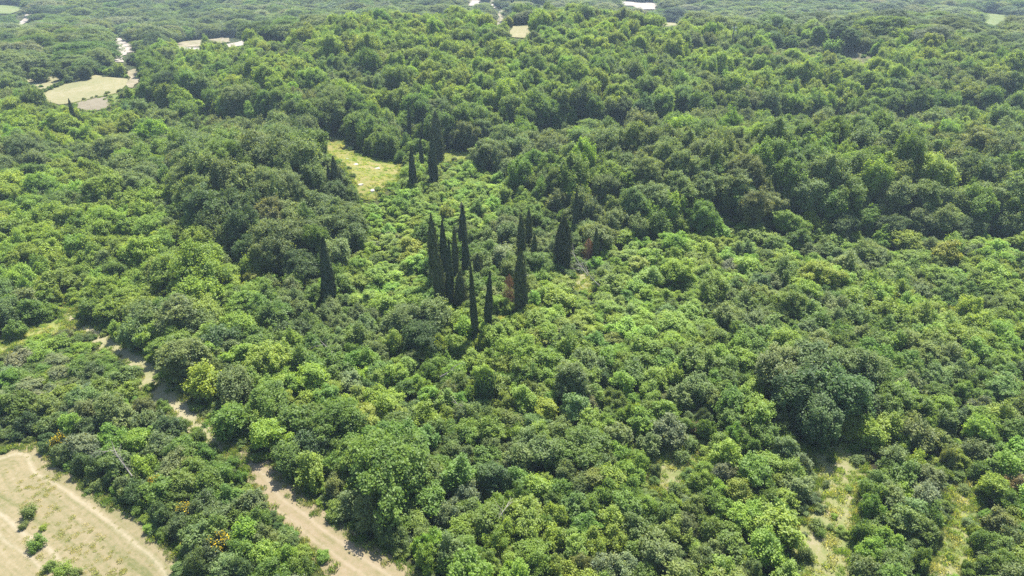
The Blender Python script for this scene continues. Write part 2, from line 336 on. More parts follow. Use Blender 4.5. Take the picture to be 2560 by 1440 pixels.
def sheet(name, pxpoly, m, cell, lift=.05, edge=None, jit=.35, label=None, vis=None):
    w = GP(pxpoly); P = densify(w, cell * 3, jit * cell, len(name)); lo = P.min(0) - cell; hi = P.max(0) + cell
    nx = int((hi[0] - lo[0]) / cell) + 1; ny = int((hi[1] - lo[1]) / cell) + 1
    X, Y = np.meshgrid(lo[0] + np.arange(nx) * cell, lo[1] + np.arange(ny) * cell); I = inside(P, X, Y)
    dd, bx, by, _ = nearest_on(P, X, Y); near = ~I
    Xs = np.where(near, bx, X); Ys = np.where(near, by, Y)
    E = np.array([G(*p) for p in edge]) if edge else P
    ed, _, _, al = nearest_on(E, Xs, Ys, closed=edge is None)
    idx = np.arange(nx * ny).reshape(ny, nx); use = I[:-1, :-1] | I[1:, :-1] | I[:-1, 1:] | I[1:, 1:]
    Fc = np.stack([idx[:-1, :-1][use], idx[:-1, 1:][use], idx[1:, 1:][use], idx[1:, :-1][use]], 1)
    u, inv = np.unique(Fc, return_inverse=True); Fc = inv.reshape(Fc.shape)
    xs = Xs.ravel()[u]; ys = Ys.ravel()[u]; V = np.stack([xs, ys, H(xs, ys) + lift + .0007 * np.maximum(ys - 60, 0)], 1)
    me = mesh_np(name, V, Fc, [m], attr={'ed': ('POINT', ed.ravel()[u]), 'al': ('POINT', al.ravel()[u])}, smooth=True)
    o = link(name, me); tag(o, label, kind='structure'); OPEN.append((w, o)); PXP.extend(np.array(q, float) for q in (vis or [pxpoly])); return w

# ground sheet
ys = np.concatenate([np.arange(-60, 250, 2.5), np.arange(250, 460, 4), np.arange(460, 1300, 12)])
xs = np.concatenate([np.arange(-1000, -260, 14), np.arange(-260, 260, 3), np.arange(260, 1001, 14)])
X, Y = np.meshgrid(xs, ys); idx = np.arange(X.size).reshape(X.shape)
F = np.stack([idx[:-1, :-1].ravel(), idx[:-1, 1:].ravel(), idx[1:, 1:].ravel(), idx[1:, :-1].ravel()], 1)
g = link('ground', mesh_np('ground', np.stack([X.ravel(), Y.ravel(), H(X, Y).ravel()], 1), F, [M_ground], smooth=True)); tag(g, 'forest floor of soil, grass and leaf litter', kind='structure')

FIELD = [(-420, 1180), (-60, 1130), (0, 1125), (60, 1108), (110, 1118), (135, 1160), (190, 1190), (250, 1235), (300, 1270), (350, 1300), (395, 1345), (440, 1380), (490, 1440), (560, 1560), (580, 1700), (-300, 1900), (-700, 1500)]
sheet('field', FIELD, M_field, .7, edge=FIELD[1:14], label='mown hay field with curving wheel tracks')
STRIP = [(590, 1110), (640, 1135), (700, 1172), (760, 1238), (850, 1305), (905, 1345), (965, 1385), (1045, 1435), (1160, 1530), (1240, 1700), (960, 1700), (860, 1560), (815, 1440), (745, 1352), (684, 1290), (646, 1238), (610, 1186), (580, 1150)]
sheet('grass_path', STRIP, M_strip, .5, edge=STRIP[:10], label='dry mown grass path between the trees')
TRK = [(600, 1140), (590, 1110), (548, 1090), (512, 1035), (470, 1000), (415, 950), (392, 915), (345, 880), (300, 850), (262, 838), (228, 800), (190, 780), (150, 790), (215, 842), (250, 876), (298, 902), (328, 932), (350, 984), (406, 1034), (472, 1082), (514, 1120), (558, 1150)]
sheet('path', TRK, M_track, .45, lift=.1, label='narrow earth track between hedge and wood')
sheet('meadow', [(0, 850), (40, 838), (95, 800), (150, 768), (205, 780), (238, 812), (205, 812), (150, 830), (90, 850), (0, 885), (-80, 905), (-80, 870)], M_mead2, .6, label='small grassy clearing on the left')
MEAD = [(800, 348), (850, 345), (880, 372), (905, 392), (960, 405), (1005, 415), (1000, 452), (960, 470), (938, 500), (905, 500), (890, 480), (880, 450), (850, 410), (812, 385)]
sheet('meadow', MEAD, M_mead, 1.0, lift=.08, label='yellowing meadow in front of the wooded hill')
sheet('meadow', [(1085, 392), (1110, 385), (1185, 382), (1180, 398), (1130, 405), (1090, 412)], M_mead2, 1.0, lift=.08)
sheet('field', [(98, 242), (120, 226), (195, 200), (240, 190), (300, 196), (322, 198), (318, 216), (295, 234), (240, 245), (190, 256), (150, 262), (105, 255)], M_far, 1.5, lift=.1, label='pale stubble field beyond the wood')
sheet('field', [(66, 204), (90, 193), (120, 187), (168, 196), (150, 208), (110, 224), (78, 222)], M_far, 1.5, lift=.1, label='small pale field left of the stubble field')
sheet('field', [(190, 258), (240, 247), (272, 241), (282, 258), (282, 270), (230, 280), (185, 276)], M_brown, 1.5, lift=.14, label='brown tilled plot below the stubble field')
sheet('field', [(272, 240), (300, 236), (302, 246), (292, 268), (283, 268)], M_far2, 1.5, lift=.18, label='green strip beside the brown plot')
sheet('field', [(322, 180), (345, 168), (352, 195), (335, 222), (318, 218), (324, 200)], M_sand, 1.5, lift=.14, label='sandy verge beside the stubble field')
sheet('road', [(284, 96), (302, 97), (318, 107), (345, 122), (348, 132), (322, 131), (308, 140), (306, 156), (288, 156), (292, 140), (296, 120), (286, 108)], M_gravel, 1.6, lift=.12, label='pale gravel yard and road junction')
sheet('bank', [(430, 118), (470, 104), (520, 100), (572, 93), (576, 106), (540, 110), (500, 118), (440, 122)], M_sand, 2.0, lift=.16, label='sandy bank beside the gravel road', vis=[[(440, 112), (480, 104), (505, 106), (500, 118), (445, 120)], [(530, 99), (570, 94), (572, 106), (535, 110)]])
sheet('road', [(376, 126), (430, 121), (500, 122), (566, 113), (605, 104), (660, 92), (718, 90), (718, 99), (664, 101), (608, 117), (568, 122), (500, 130), (430, 128), (376, 134)], M_gravel, 1.6, lift=.3, label='pale gravel road behind the hill', vis=[[(570, 112), (605, 104), (612, 112), (570, 120)], [(655, 94), (718, 90), (718, 99), (657, 101)], [(376, 118), (386, 118), (386, 128), (376, 128)]])
sheet('field', [(-60, 14), (0, 14), (50, 18), (58, 26), (30, 36), (-60, 40)], M_far2, 3, lift=.2, label='green field at the far left')
sheet('road', [(66, 38), (82, 34), (84, 48), (60, 62), (44, 72), (40, 60), (60, 50)], M_gravel, 2, lift=.25, label='pale road bend at the far left')
sheet('road', [(1252, 26), (1275, 24), (1262, 48), (1246, 66), (1236, 66), (1244, 48)], M_sand, 2, lift=.25, label='far earth track')
sheet('road', [(1228, -10), (1238, -10), (1238, 22), (1228, 22)], M_gravel, 2, lift=.25, label='far pale road')
sheet('field', [(1285, 66), (1322, 64), (1330, 70), (1316, 98), (1285, 94), (1272, 92)], M_far, 2, lift=.2, label='small pale field behind the hill')
sheet('yard', [(1165, 4), (1200, 2), (1202, 14), (1165, 16)], M_gravel, 3, lift=.25, label='far pale clearing')
sheet('quarry', [(1540, 3), (1600, 8), (1648, 10), (1636, 26), (1606, 26), (1580, 16), (1548, 14)], M_gravel, 3, lift=.25, label='pale stone quarry floor at the far edge')
sheet('yard', [(1334, 8), (1362, 8), (1360, 16), (1334, 16)], M_gravel, 3, lift=.25)
sheet('field', [(2434, 34), (2500, 38), (2535, 44), (2520, 56), (2486, 66), (2462, 58)], M_far2, 2.5, lift=.25, label='bright green field at the far right')
sheet('field', [(1650, 60), (1700, 58), (1705, 66), (1652, 68)], M_far, 2.5, lift=.25)
sheet('hillside', [(2115, 128), (2150, 132), (2190, 148), (2184, 162), (2140, 164), (2110, 145)], M_scree, 1.5, lift=.12, label='bare stony patch on the wooded hill', vis=[[(2138, 144), (2176, 150), (2170, 158), (2140, 156)]])
sheet('clearing', [(2010, 1130), (2060, 1130), (2100, 1110), (2145, 1130), (2170, 1160), (2150, 1240), (2140, 1330), (2150, 1400), (2120, 1480), (2010, 1480), (1980, 1380), (1990, 1320), (2040, 1280), (2050, 1220), (2030, 1170)], M_dry, .6, label='dry grass clearing between the bushes')
sheet('clearing', [(2375, 1175), (2425, 1185), (2440, 1260), (2435, 1330), (2440, 1440), (2370, 1480), (2325, 1440), (2358, 1330), (2372, 1260)], M_dry, .6, label='narrow grassy gap between bushes at the right')
sheet('clearing', [(1660, 1110), (1730, 1100), (1740, 1170), (1700, 1230), (1620, 1240), (1630, 1160)], M_dry, .6)
sheet('clearing', [(1225, 795), (1260, 790), (1262, 806), (1228, 812)], M_dry, .5)
sheet('clearing', [(1425, 690), (1470, 680), (1490, 740), (1440, 740)], M_dry, .6)

def free(x, y, r, marg=.75):
    for wpoly, o in OPEN:
        lo = wpoly.min(0); hi = wpoly.max(0)
        if x < lo[0] - r or x > hi[0] + r or y < lo[1] - r or y > hi[1] + r: continue
        if inside(wpoly, np.array([x]), np.array([y]))[0]: return False
        if nearest_on(wpoly, np.array([x]), np.array([y]))[0][0] < r * marg: return False
    return True

def hides(x, y, r, h):
    """would a tree here stand in the line of sight to an open place the photo shows?"""
    z = float(H(x, y)); ox = np.array([0, -.55, .55, 0, -.7, .7, 0, -.7, .7]); oz = np.array([.93, .8, .8, .7, .55, .55, .45, .3, .3])
    a, b, _ = PX(x + ox * r, np.full(9, y), z + h * oz)
    for q in PXP:
        lo, hi = q.min(0), q.max(0)
        if a.max() < lo[0] or a.min() > hi[0] or b.min() > hi[1] or b.max() < lo[1]: continue
        if inside(q, a, b).any(): return True
    for q, yc in CYPP:
        lo, hi = q.min(0), q.max(0)
        if y > yc - 1 or a.max() < lo[0] or a.min() > hi[0] or b.min() > hi[1] or b.max() < lo[1]: continue
        if (inside(q, a, b) | ((a > lo[0]) & (a < hi[0]) & (b > lo[1]) & (b < hi[1]))).any(): return True
    return False
# ------------------------------------------------------------ colours of the foliage
COL = {'m': (.104, .178, .028), 'b': (.154, .245, .034), 'y': (.178, .262, .036), 'g': (.120, .176, .054), 'd': (.064, .110, .032),
       'o': (.134, .194, .048), 's': (.150, .195, .100), 'r': (.18, .145, .065), 'l': (.192, .300, .055)}
WORD = {'l': 'light green', 'm': 'mid green', 'b': 'bright green', 'y': 'yellow-green', 'g': 'grey-green', 'd': 'dark green', 'o': 'olive green', 's': 'silvery green', 'r': 'brownish'}
def tint(c, r):
    b = np.array(COL[c]) * (.99, .94, .90) * r.uniform(.87, 1.15); return tuple(float(v) for v in b * (1 + r.normal(0, .05, 3)))

# ------------------------------------------------------------ trees read off the photo: (x, y, width, colour[, type]) in enlarged tiles
TILES = {  # lower crowns of the right oak clump coded dark: shade put into colour
 (0, 740, 2.057): """60,130,190,m 230,40,170,b 150,70,140,m 10,50,150,m 470,60,130,m 570,150,60,o,s 612,170,100,y 690,200,150,g 760,110,190,g 900,100,210,g,c 860,210,140,b 1020,130,180,g 1130,230,170,d 1240,160,170,b 1400,120,160,m 1500,190,160,d
 930,320,250,g,T 790,310,70,b,s 1060,440,190,y 1200,470,200,g 1370,340,190,y 1240,300,160,b 1390,540,210,m 1550,330,150,m 1600,420,170,b 1180,630,190,m 1360,700,180,b 1500,630,180,m 1620,620,150,m 1490,830,160,m 1600,900,170,b 1600,760,150,d
 330,170,150,g,s 440,185,110,g,s 280,240,120,b,s 90,320,130,s,s 200,300,110,b,s 230,370,80,m,s 310,390,110,s,s 390,370,120,m,s 460,390,110,d,s 540,350,90,m,s 40,420,120,m,s 120,420,110,m,s 220,430,70,y,s 500,330,90,m,s 700,380,120,m,s 620,410,120,g,s 540,460,120,m,s 650,480,110,b,s 330,500,110,y,s
 250,560,130,o 400,530,130,g 430,600,120,g 370,640,110,b 300,590,80,d,s 90,560,150,m 20,560,120,m 140,640,100,d 560,560,140,g 640,620,140,g 740,560,140,g 820,540,120,m 760,650,130,g 920,620,140,m 860,680,130,d 560,730,150,m 1000,690,150,m 700,740,150,b 820,770,150,g 220,750,120,d 30,700,70,g,s 15,790,60,m,s
 410,860,90,d 480,880,90,d 600,860,150,g 560,800,120,m 730,880,120,b 920,820,130,m 1050,790,140,m 1180,830,140,m 1000,880,130,m 1230,900,130,m 700,990,120,d 830,1000,150,m 950,960,150,m 1080,960,150,m 820,1110,100,d 1050,1080,150,d 1180,1050,150,m 1290,1050,140,g 1320,1160,120,m
 1100,1200,150,m 1260,1220,150,b 1020,1240,150,g 1380,1230,120,g 1240,1310,130,m 1350,1330,150,b 1450,1340,130,b 1540,1400,110,m 1250,1400,110,d 1380,1420,150,m 1000,1360,100,g 1400,1110,70,b,s 1460,1200,70,m,s 700,400,90,b,s
 150,1110,90,o,B 190,1270,90,m,B 120,1180,50,o,B 320,1410,100,b,B 250,1390,70,b,B 380,1420,70,o,B 220,1190,40,y,B""",
 (800, 900, 2.667): """60,100,150,m 220,150,150,s 380,130,160,b 500,110,180,b 340,200,110,d 560,190,140,m 740,80,130,m 700,190,110,y 920,150,140,m 850,200,130,o 1230,130,120,m 1240,280,140,y 1160,370,130,m 1280,410,150,o 1400,200,130,m 1500,320,170,y 1460,480,150,y 1680,140,240,g,C 1560,470,150,o 1800,300,110,s 1870,110,130,d
 2000,60,120,m 1700,480,140,g 1850,480,150,b 2000,500,190,g 2080,340,120,b 1960,230,110,m 1640,600,140,o 1330,640,210,o 1150,560,140,g 1150,760,200,d,C 950,640,140,g 850,720,140,m 720,520,170,m 680,380,200,y 490,440,240,m,T 130,400,280,m,T 60,250,160,m 80,560,130,o 50,690,130,m
 440,730,440,m,T 290,640,300,m,T 580,650,340,m,T 430,560,320,m,T 690,760,250,m,T 240,640,260,m 600,560,260,m 180,770,160,m 90,840,120,g 120,990,150,b,s 980,880,160,s 850,1030,130,s 1300,900,140,m 1350,1000,230,y 1180,980,150,y 1500,1080,120,m 1240,1130,150,b 950,1130,180,y 800,1220,170,b 1000,1300,170,m 1150,1200,150,b
 1400,1260,200,b 1600,860,150,m 1590,1040,150,y 1750,820,140,g 1650,740,140,g 1480,790,110,y,s 1900,880,160,m 2050,860,150,m 1800,980,160,m 1950,1060,190,y 1700,1240,190,y 1570,1180,160,y 1820,1230,170,b 1950,1190,160,y 720,1320,140,b 880,1370,150,m 680,1220,120,b 1120,1380,160,m 1300,1390,150,b
 1450,1370,170,b 1600,1380,170,y 1760,1370,150,o 1900,1390,180,s 2030,1380,180,s 1000,210,110,b""",
 (1600, 900, 2.667): """110,110,170,b 230,90,140,b 390,180,170,g 560,210,150,b 700,260,170,b 820,330,160,b 60,320,140,m 190,460,220,s 370,430,100,r,s 430,370,90,d 600,390,160,m 840,500,170,m 940,410,110,g 60,560,160,g 440,460,110,m 540,560,160,m 340,560,110,o,B 280,640,110,o,B 110,690,150,g 620,490,120,m
 730,560,120,m 980,600,190,g 1070,700,170,g 780,720,240,m,T 560,740,130,s 350,770,80,y,s 240,850,120,o,B 90,870,110,o,s 650,880,170,y 860,900,140,m 1060,850,180,g 1290,650,110,m,s 1430,570,80,m,s 920,1020,160,m 500,920,150,m 700,1060,190,y 350,970,140,o 200,1000,140,o 470,1120,160,m
 330,1100,150,g 130,1150,150,o 150,1290,240,g 370,1240,110,b,s 420,1360,170,g 850,1260,240,b,T 760,1390,120,g 1110,1300,110,o,B 1100,1150,70,s,s 1190,1110,110,o,B 1300,1030,90,y,s 1240,830,60,g,B 1330,880,60,m,s 1430,930,70,m,s 1200,1150,80,m,B 1270,1120,60,o,B
 930,60,300,g,T 1190,20,360,g,T 1450,50,300,g,T 1060,240,330,d,T 1340,230,360,d,T 1200,390,300,d,T 1500,300,200,d 1000,400,150,d
 1620,200,190,m 1650,440,200,b 1800,170,200,g 1960,100,180,g 1880,300,180,m 2100,80,150,g 2000,220,160,m 2160,200,130,m 2250,290,130,s 1840,490,240,o 2010,550,150,o 2060,640,100,o 1840,690,140,y 1980,680,90,y,s 1700,640,180,g 1760,770,200,m 1900,790,200,g 2050,400,150,g 2180,380,160,d
 2380,370,190,y 2480,470,170,m 2240,600,170,g 2400,620,170,m 2300,720,160,m 2350,830,190,b 2500,830,140,r 1540,870,150,m 1700,920,180,o 1900,920,200,s 1560,990,140,m 1780,1060,220,o 2000,1140,140,o 1510,1160,140,m 1650,1200,170,b 1530,1270,170,b 1700,1330,190,m 1870,1330,120,m
 1500,1380,170,g 2250,1100,140,y 2420,1080,160,g 2450,940,140,m 2290,1200,140,m 2400,1240,190,m 2510,1200,150,g 2190,1330,120,m 2330,1370,160,m 2480,1370,170,m 2300,120,150,m 2450,150,160,g 2500,50,130,d 2350,40,130,m 1740,560,110,m""",
 (1600, 400, 2.667): """100,250,220,g,T 260,180,220,g,T 430,170,200,g,T 620,150,230,g,T 680,250,200,g 860,290,180,g 980,400,190,b 1130,400,130,y 1140,230,220,g,T 1290,290,210,m,T 1400,240,240,m,T 1500,390,170,m 1350,440,190,d 1700,220,220,g,T 1900,240,220,o,T 1930,70,230,y,T 2040,80,150,y 2060,380,180,o 2110,270,190,g 2320,250,220,g,T
 2200,440,180,d 1700,450,170,d 1880,410,190,g 2450,430,190,g 270,440,130,b 220,550,180,b 500,390,90,o 640,610,100,d,c 770,470,130,g 900,560,150,m 1050,530,160,m 1240,560,100,o 1500,620,170,o 1380,690,180,o 1130,690,100,b 1200,770,230,y 960,760,170,m 1800,540,170,y 2030,620,170,y 700,600,110,g 840,640,120,o
 240,740,210,y 480,660,120,b 590,710,110,s 800,830,150,d 490,870,210,m 620,840,120,o""",
 (700, 300, 2.4): """760,1190,220,g,T 930,1180,220,g,T 850,1300,200,d,T 1080,1190,150,y 160,60,140,b 1050,950,40,o,s 690,790,100,b,s 780,830,110,y,s 560,750,90,s,s 660,700,90,s,s 850,680,130,m 980,420,70,m,s 600,430,60,m,s 650,470,60,m,s 480,470,50,m,s 560,830,90,m,s 1460,1180,100,y,s
 300,640,200,g,T 140,700,230,g,T 420,700,170,g,T 220,520,200,g,T 60,600,220,g,T 330,800,200,g,T 120,860,200,d,T 400,560,150,g 330,430,160,d 430,400,110,m 1350,640,150,g 1500,580,130,m 1900,720,150,g,T 1340,830,170,s 1180,540,100,m 1270,600,110,b""",
 (0, 0, 1): """455,282,40,y,T 268,231,11,o,s 241,240,8,o,s 230,243,7,o,s 210,247,9,o,s 299,226,14,m,s 102,215,10,m,s 273,178,22,y 303,188,12,m,s 100,228,14,m,s 112,225,14,m,s 124,220,14,m,s 136,214,15,m,s 148,209,15,m,s 160,203,15,m,s 172,196,20,g 150,186,30,d 96,184,40,m 210,180,35,d 190,176,30,m
 2095,75,50,d,C 2130,95,50,d,C 2050,85,40,m,C 2425,45,60,b,T 1980,105,36,m 2210,110,40,m 1865,100,50,d 1930,95,50,d 1690,35,60,d 1720,40,60,d 1760,40,60,d 2010,125,12,m,s 2060,140,14,s,s 2160,140,12,m,s 2080,120,50,b,B 1990,150,16,s,s 2020,150,16,o,s""",
}
TREES = []     # dict(x,y,r,h,c,type,px,py,listed)
RG = np.random.default_rng(5)
def add_tree(x, y, r, h, c, ty, listed=False):
    z = float(H(x, y)); px, py, D = PX(x, y, z + .55 * h)
    TREES.append(dict(x=x, y=y, z=z, r=r, h=h, c=c, ty=ty, px=float(px), py=float(py), D=float(D), pw=float(2 * r * FPX / D), listed=listed))
# ------------------------------------------------------------ cypresses read off the photo: tip, base, width, kind
CY = [((808, 598), (827, 768), 31, 'slim', 'tall lone pointed cypress standing left of the cypress group, broadest of the slim ones'),
 ((1018, 262), (1026, 365), 10, 'slim', 'very slender cypress at the back, beside the yellow meadow corner'),
 ((1073, 266), (1066, 372), 14, 'slim', 'slender cypress at the hill foot, left of the shaggy brownish cypress'),
 ((1090, 280), (1097, 402), 32, 'fuzzy', 'shaggy brownish cypress behind the tallest dark cypress at the hill foot'),
 ((1040, 370), (1034, 480), 17, 'slim', 'pointed cypress nearest the yellow meadow'),
 ((1047, 343), (1056, 425), 10, 'slim', 'thin cypress just behind the pointed cypress nearest the meadow'),
 ((1082, 338), (1085, 468), 20, 'slim', 'tall dark cypress in front of the shaggy brownish one at the hill foot'),
 ((829, 392), (842, 470), 20, 'fuzzy', 'dark conical cypress at the left rim of the yellow meadow, largest of three'),
 ((818, 412), (826, 470), 11, 'slim', 'thin dark cypress left of the conical one at the meadow rim'),
 ((846, 430), (854, 478), 14, 'fuzzy', 'small dark cypress right of the conical one at the meadow rim'),
 ((1100, 538), (1088, 715), 28, 'fuzzy', 'shaggy cypress at the back left of the dense cypress group'),
 ((1110, 553), (1114, 712), 20, 'slim', 'dark slender cypress second from left at the back of the dense group'),
 ((1117, 604), (1125, 768), 18, 'slim', 'sharply pointed cypress in the front middle of the dense group'),
 ((1099, 622), (1103, 772), 30, 'fuzzy', 'shaggy full cypress at the front left of the dense group'),
 ((1139, 568), (1141, 710), 17, 'fuzzy', 'thin shaggy cypress between the dense group and the dead-topped cypress'),
 ((1149, 680), (1150, 768), 30, 'fuzzy', 'low bushy cypress at the right foot of the dense group'),
 ((1160, 515), (1158, 630), 20, 'slim', 'cypress with a bare greyish dead top rising behind the others'),
 ((1168, 565), (1168, 705), 18, 'slim', 'straight dark cypress in front of the dead-topped one'),
 ((1180, 662), (1190, 862), 16, 'slim', 'very tall thin cypress, left one of the pair standing nearest the camera'),
 ((1214, 682), (1219, 832), 18, 'slim', 'tall spindle-shaped cypress, right one of the pair nearest the camera'),
 ((1192, 636), (1196, 705), 22, 'fuzzy', 'short shaggy cypress behind the nearest pair'),
 ((1305, 540), (1304, 660), 24, 'fuzzy', 'dark cypress at the back left of the group beside the rusty dead conifer'),
 ((1323, 522), (1322, 625), 19, 'fuzzy', 'dark cypress at the back of the group beside the rusty dead conifer, highest tip'),
 ((1334, 586), (1335, 672), 18, 'fuzzy', 'small greenish cypress right of the dark trio beside the rusty conifer'),
 ((1303, 625), (1304, 780), 36, 'fuzzy', 'large dark shaggy cypress immediately right of the rusty dead conifer'),
 ((1408, 548), (1407, 676), 46, 'broad', 'broad rounded dark cypress, widest of all, standing alone'),
 ((1438, 474), (1437, 585), 13, 'slim', 'narrow cypress against the grey-green wood, behind the broad cypress'),
 ((1486, 572), (1488, 655), 15, 'fuzzy', 'short cypress with a rusty flank right of the broad cypress'),
 ((187, 248), (191, 318), 12, 'fuzzy', 'narrow dark conifer below the brown tilled plot'),
 ((1271, 688), (1273, 765), 30, 'dead', 'dead conifer with rusty orange twigs left of the shaggy cypress'),
 ((1472, 598), (1470, 650), 26, 'dead', 'rusty dead conifer beside the short cypress with a rusty flank'),
 ((1158, 505), (1157, 560), 16, 'deadg', 'bare grey twiggy dead conifer beside the dead-topped cypress')]
kc = 0
def guard(x, y, tx, t1, bx, t2, hw):      # nothing nearer may stand before this upright
    CYPP.append((np.array([(tx - hw, t1), (tx + hw, t1), (bx + hw, t2), (bx - hw, t2)], float), y))
for (tx, ty_), (bx, by), wpx, kd, lab in CY:
    x, y = G(bx, by); z = float(H(x, y)); D = PX(x, y, z)[2]
    # height so that the tip reaches its row
    lo_, hi_ = 1, 40
    for _ in range(20):
        mid = (lo_ + hi_) / 2
        if PX(x, y, z + mid)[1] > ty_: lo_ = mid
        else: hi_ = mid
    hh = lo_; wd = wpx * D / FPX * (.96 if kd == 'slim' else .76)
    guard(x, y, tx, ty_, bx, by - .25 * (by - ty_), max(wpx * .4, 4))
    key = 'dead' if kd == 'deadg' else kd
    cm, tm, W0, H0 = CYP[key][kc % len(CYP[key])]; kc += 1
    nm = 'dead_conifer' if key == 'dead' else 'cypress_tree'
    o = thing(nm, lab, 'dead tree' if key == 'dead' else 'cypress', (x, y, z), RG.uniform(0, 6.28), 'dead conifers' if key == 'dead' else 'cypresses in the valley', (wd / W0, wd / W0, hh / H0))
    o.rotation_euler[0] = RG.normal(0, .02); o.rotation_euler[1] = RG.normal(0, .02)
    a = link('trunk', tm, o); b = link('crown', cm, o)
    b['tint'] = {'slim': [.034, .052, .018], 'fuzzy': [.062, .080, .028], 'broad': [.036, .048, .019], 'dead': [.26, .14, .08], 'deadg': [.2, .17, .15]}[kd]
    TREES.append(dict(x=x, y=y, z=z, r=wd * .5, h=hh, c='d', ty='X', px=bx, py=by, D=D, pw=wpx, listed=True))

for (ox, oy, s), txt in TILES.items():
    for it in txt.split():
        f = it.split(','); px = ox + float(f[0]) / s; py = oy + float(f[1]) / s; wpx = float(f[2]) / s; c = f[3]; ty = f[4] if len(f) > 4 else 't'
        x, y = G(px, py); D = PX(x, y, float(H(x, y)))[2]; r = wpx / 2 * D / FPX
        for _ in range(4):
            hf = {'t': 1.9, 'T': 2.1, 'C': 2.6, 'c': 2.6, 's': 1.35, 'B': 1.2}[ty]; h = r * hf
            if ty != 's' and ty != 'B': h = max(h, 3.2)
            x, y = G(px, py, off=.55 * h); D = PX(x, y, float(H(x, y)) + .5 * h)[2]; r = wpx / 2 * D / FPX
        for _ in range(4):
            if s == 1 or ty == 'B' or not hides(x, y, r * .8, h * .9): break
            r *= .84; h *= .84
        add_tree(x, y, r * 1.08, h * RG.uniform(.95, 1.1), c, ty, True)

for (px_, p1, p2) in ((1828, 62, 120), (1976, 50, 60)):
    gx, gy = G(px_, p2 + 8); guard(gx, gy, px_, p1, px_, p2, 7)
# ------------------------------------------------------------ fill the rest of the wood
def poly(*p): return np.array(p, float)
Z_VAL = poly((885, 505), (1000, 465), (1040, 470), (1190, 400), (1260, 470), (1230, 600), (1150, 560), (1085, 600), (1075, 690), (1060, 770), (960, 790), (880, 770), (870, 710), (930, 640))
Z_SCR = poly((1330, 700), (1480, 640), (1650, 600), (1900, 570), (2560, 600), (2700, 620), (2700, 740), (2300, 720), (1950, 740), (1750, 850), (1550, 900), (1380, 860))
Z_MND = poly((440, 420), (560, 360), (760, 350), (850, 420), (900, 520), (905, 640), (860, 700), (700, 720), (540, 660), (480, 560))
Z_RDG = poly((1180, 350), (1500, 330), (2700, 300), (2700, 620), (1900, 590), (1600, 610), (1450, 570), (1330, 500), (1240, 470))
Z_HDG = poly((-200, 860), (230, 810), (400, 1000), (560, 1110), (840, 1440), (840, 1600), (500, 1600), (0, 1100), (-200, 1150))
Z_SLP = poly((1900, 110), (2100, 105), (2200, 160), (2100, 185), (1950, 160))
Z_GAP = poly((1190, 388), (1500, 340), (2300, 330), (2700, 300), (2700, 280), (2300, 305), (1500, 318), (1190, 362))
Z_LOW = poly((300, 262), (345, 250), (450, 285), (560, 305), (700, 325), (790, 345), (790, 372), (700, 350), (560, 335), (420, 320), (300, 290))
Z_BASE = poly((345, 165), (345, 245), (470, 275), (560, 290), (650, 308), (790, 342), (850, 342), (875, 378), (1000, 414), (1120, 396), (1180, 382), (1400, 340), (1900, 325), (2300, 322), (2560, 300), (2560, 270), (2300, 285), (1900, 290), (1400, 295), (1180, 330), (1000, 350), (860, 300), (650, 255), (470, 225), (400, 190))
Z_HILL = poly((340, 262), (345, 165), (420, 137), (620, 119), (800, 96), (950, 62), (1050, 46), (1150, 48), (1300, 66), (1500, 48), (1650, 60), (1780, 108), (1960, 100), (2080, 88), (2300, 130), (2700, 175), (2700, 400), (340, 480))
Z_LSC = poly((-100, 860), (240, 812), (330, 900), (410, 980), (500, 1075), (400, 1070), (250, 1000), (0, 1010), (-100, 1010))
def nz(x, y, s, k): return math.sin(x * s + k) * math.sin(y * s * 1.3 + k * 2.1) + .5 * math.sin((x + y) * s * 2.3 + k * 3)
def zone(px, py, x, y):
    q = (np.array([px]), np.array([py])); n = nz(x, y, .06, 1.7)
    if y > 425: return (7.8, 1.15, 'ggdgsmo' if n < .2 else 'mgdmdgs')
    if inside(Z_SLP, *q)[0]: return (1.6, 1.1, 'sobgo')
    if inside(Z_GAP, *q)[0] or inside(Z_LOW, *q)[0]: return (1.3, 1.0, 'bbymm')
    if inside(Z_BASE, *q)[0]: return (3.5, 2.6, 'mmdmgm')  # tall edge trees; darker greens paint in the shade along the hill foot
    if inside(Z_LSC, *q)[0]: return (1.4, 1.0, 'mgbmgys')
    if y > 225 and not inside(Z_HILL, *q)[0] and px > 330 and py < 200 or (px <= 330 and py < 190): return (7.2, 1.2, 'ggdmsmg' if n < .2 else 'sgdmdgm')
    if inside(Z_VAL, *q)[0]: return (1.75, 1.25, 'lbllyybl')
    if inside(Z_SCR, *q)[0]: return (1.9, 1.35, 'lybglybm')
    if inside(Z_MND, *q)[0]: return (3.7, 2.6, 'gggmd')
    if inside(Z_RDG, *q)[0]: return (2.9, 2.35, 'gggmbgm' if n < .3 else 'gobmg')
    if inside(Z_HDG, *q)[0]: return (1.8, 1.5, 'mmgbmds')
    if y > 205 and py < 400 and x > -190: return (2.9, 2.15, 'ybybbym' if n < .35 else 'mmgbg')  # yellow-green stand, brightened in colour to read as a sunlit slope
    if px < 560 and py < 420: return (3.4, 1.7, 'ggmobg')
    if px < 560: return (2.9, 1.8, 'ybbymgb')
    return (1.95, 1.7, 'bbymgyb' if n < .3 else 'mgbmo')
CS = 9.0; hashg = {}
def hput(t): hashg.setdefault((int(t['x'] // CS), int(t['y'] // CS)), []).append((t['x'], t['y'], t['r']))
for t in TREES: hput(t)
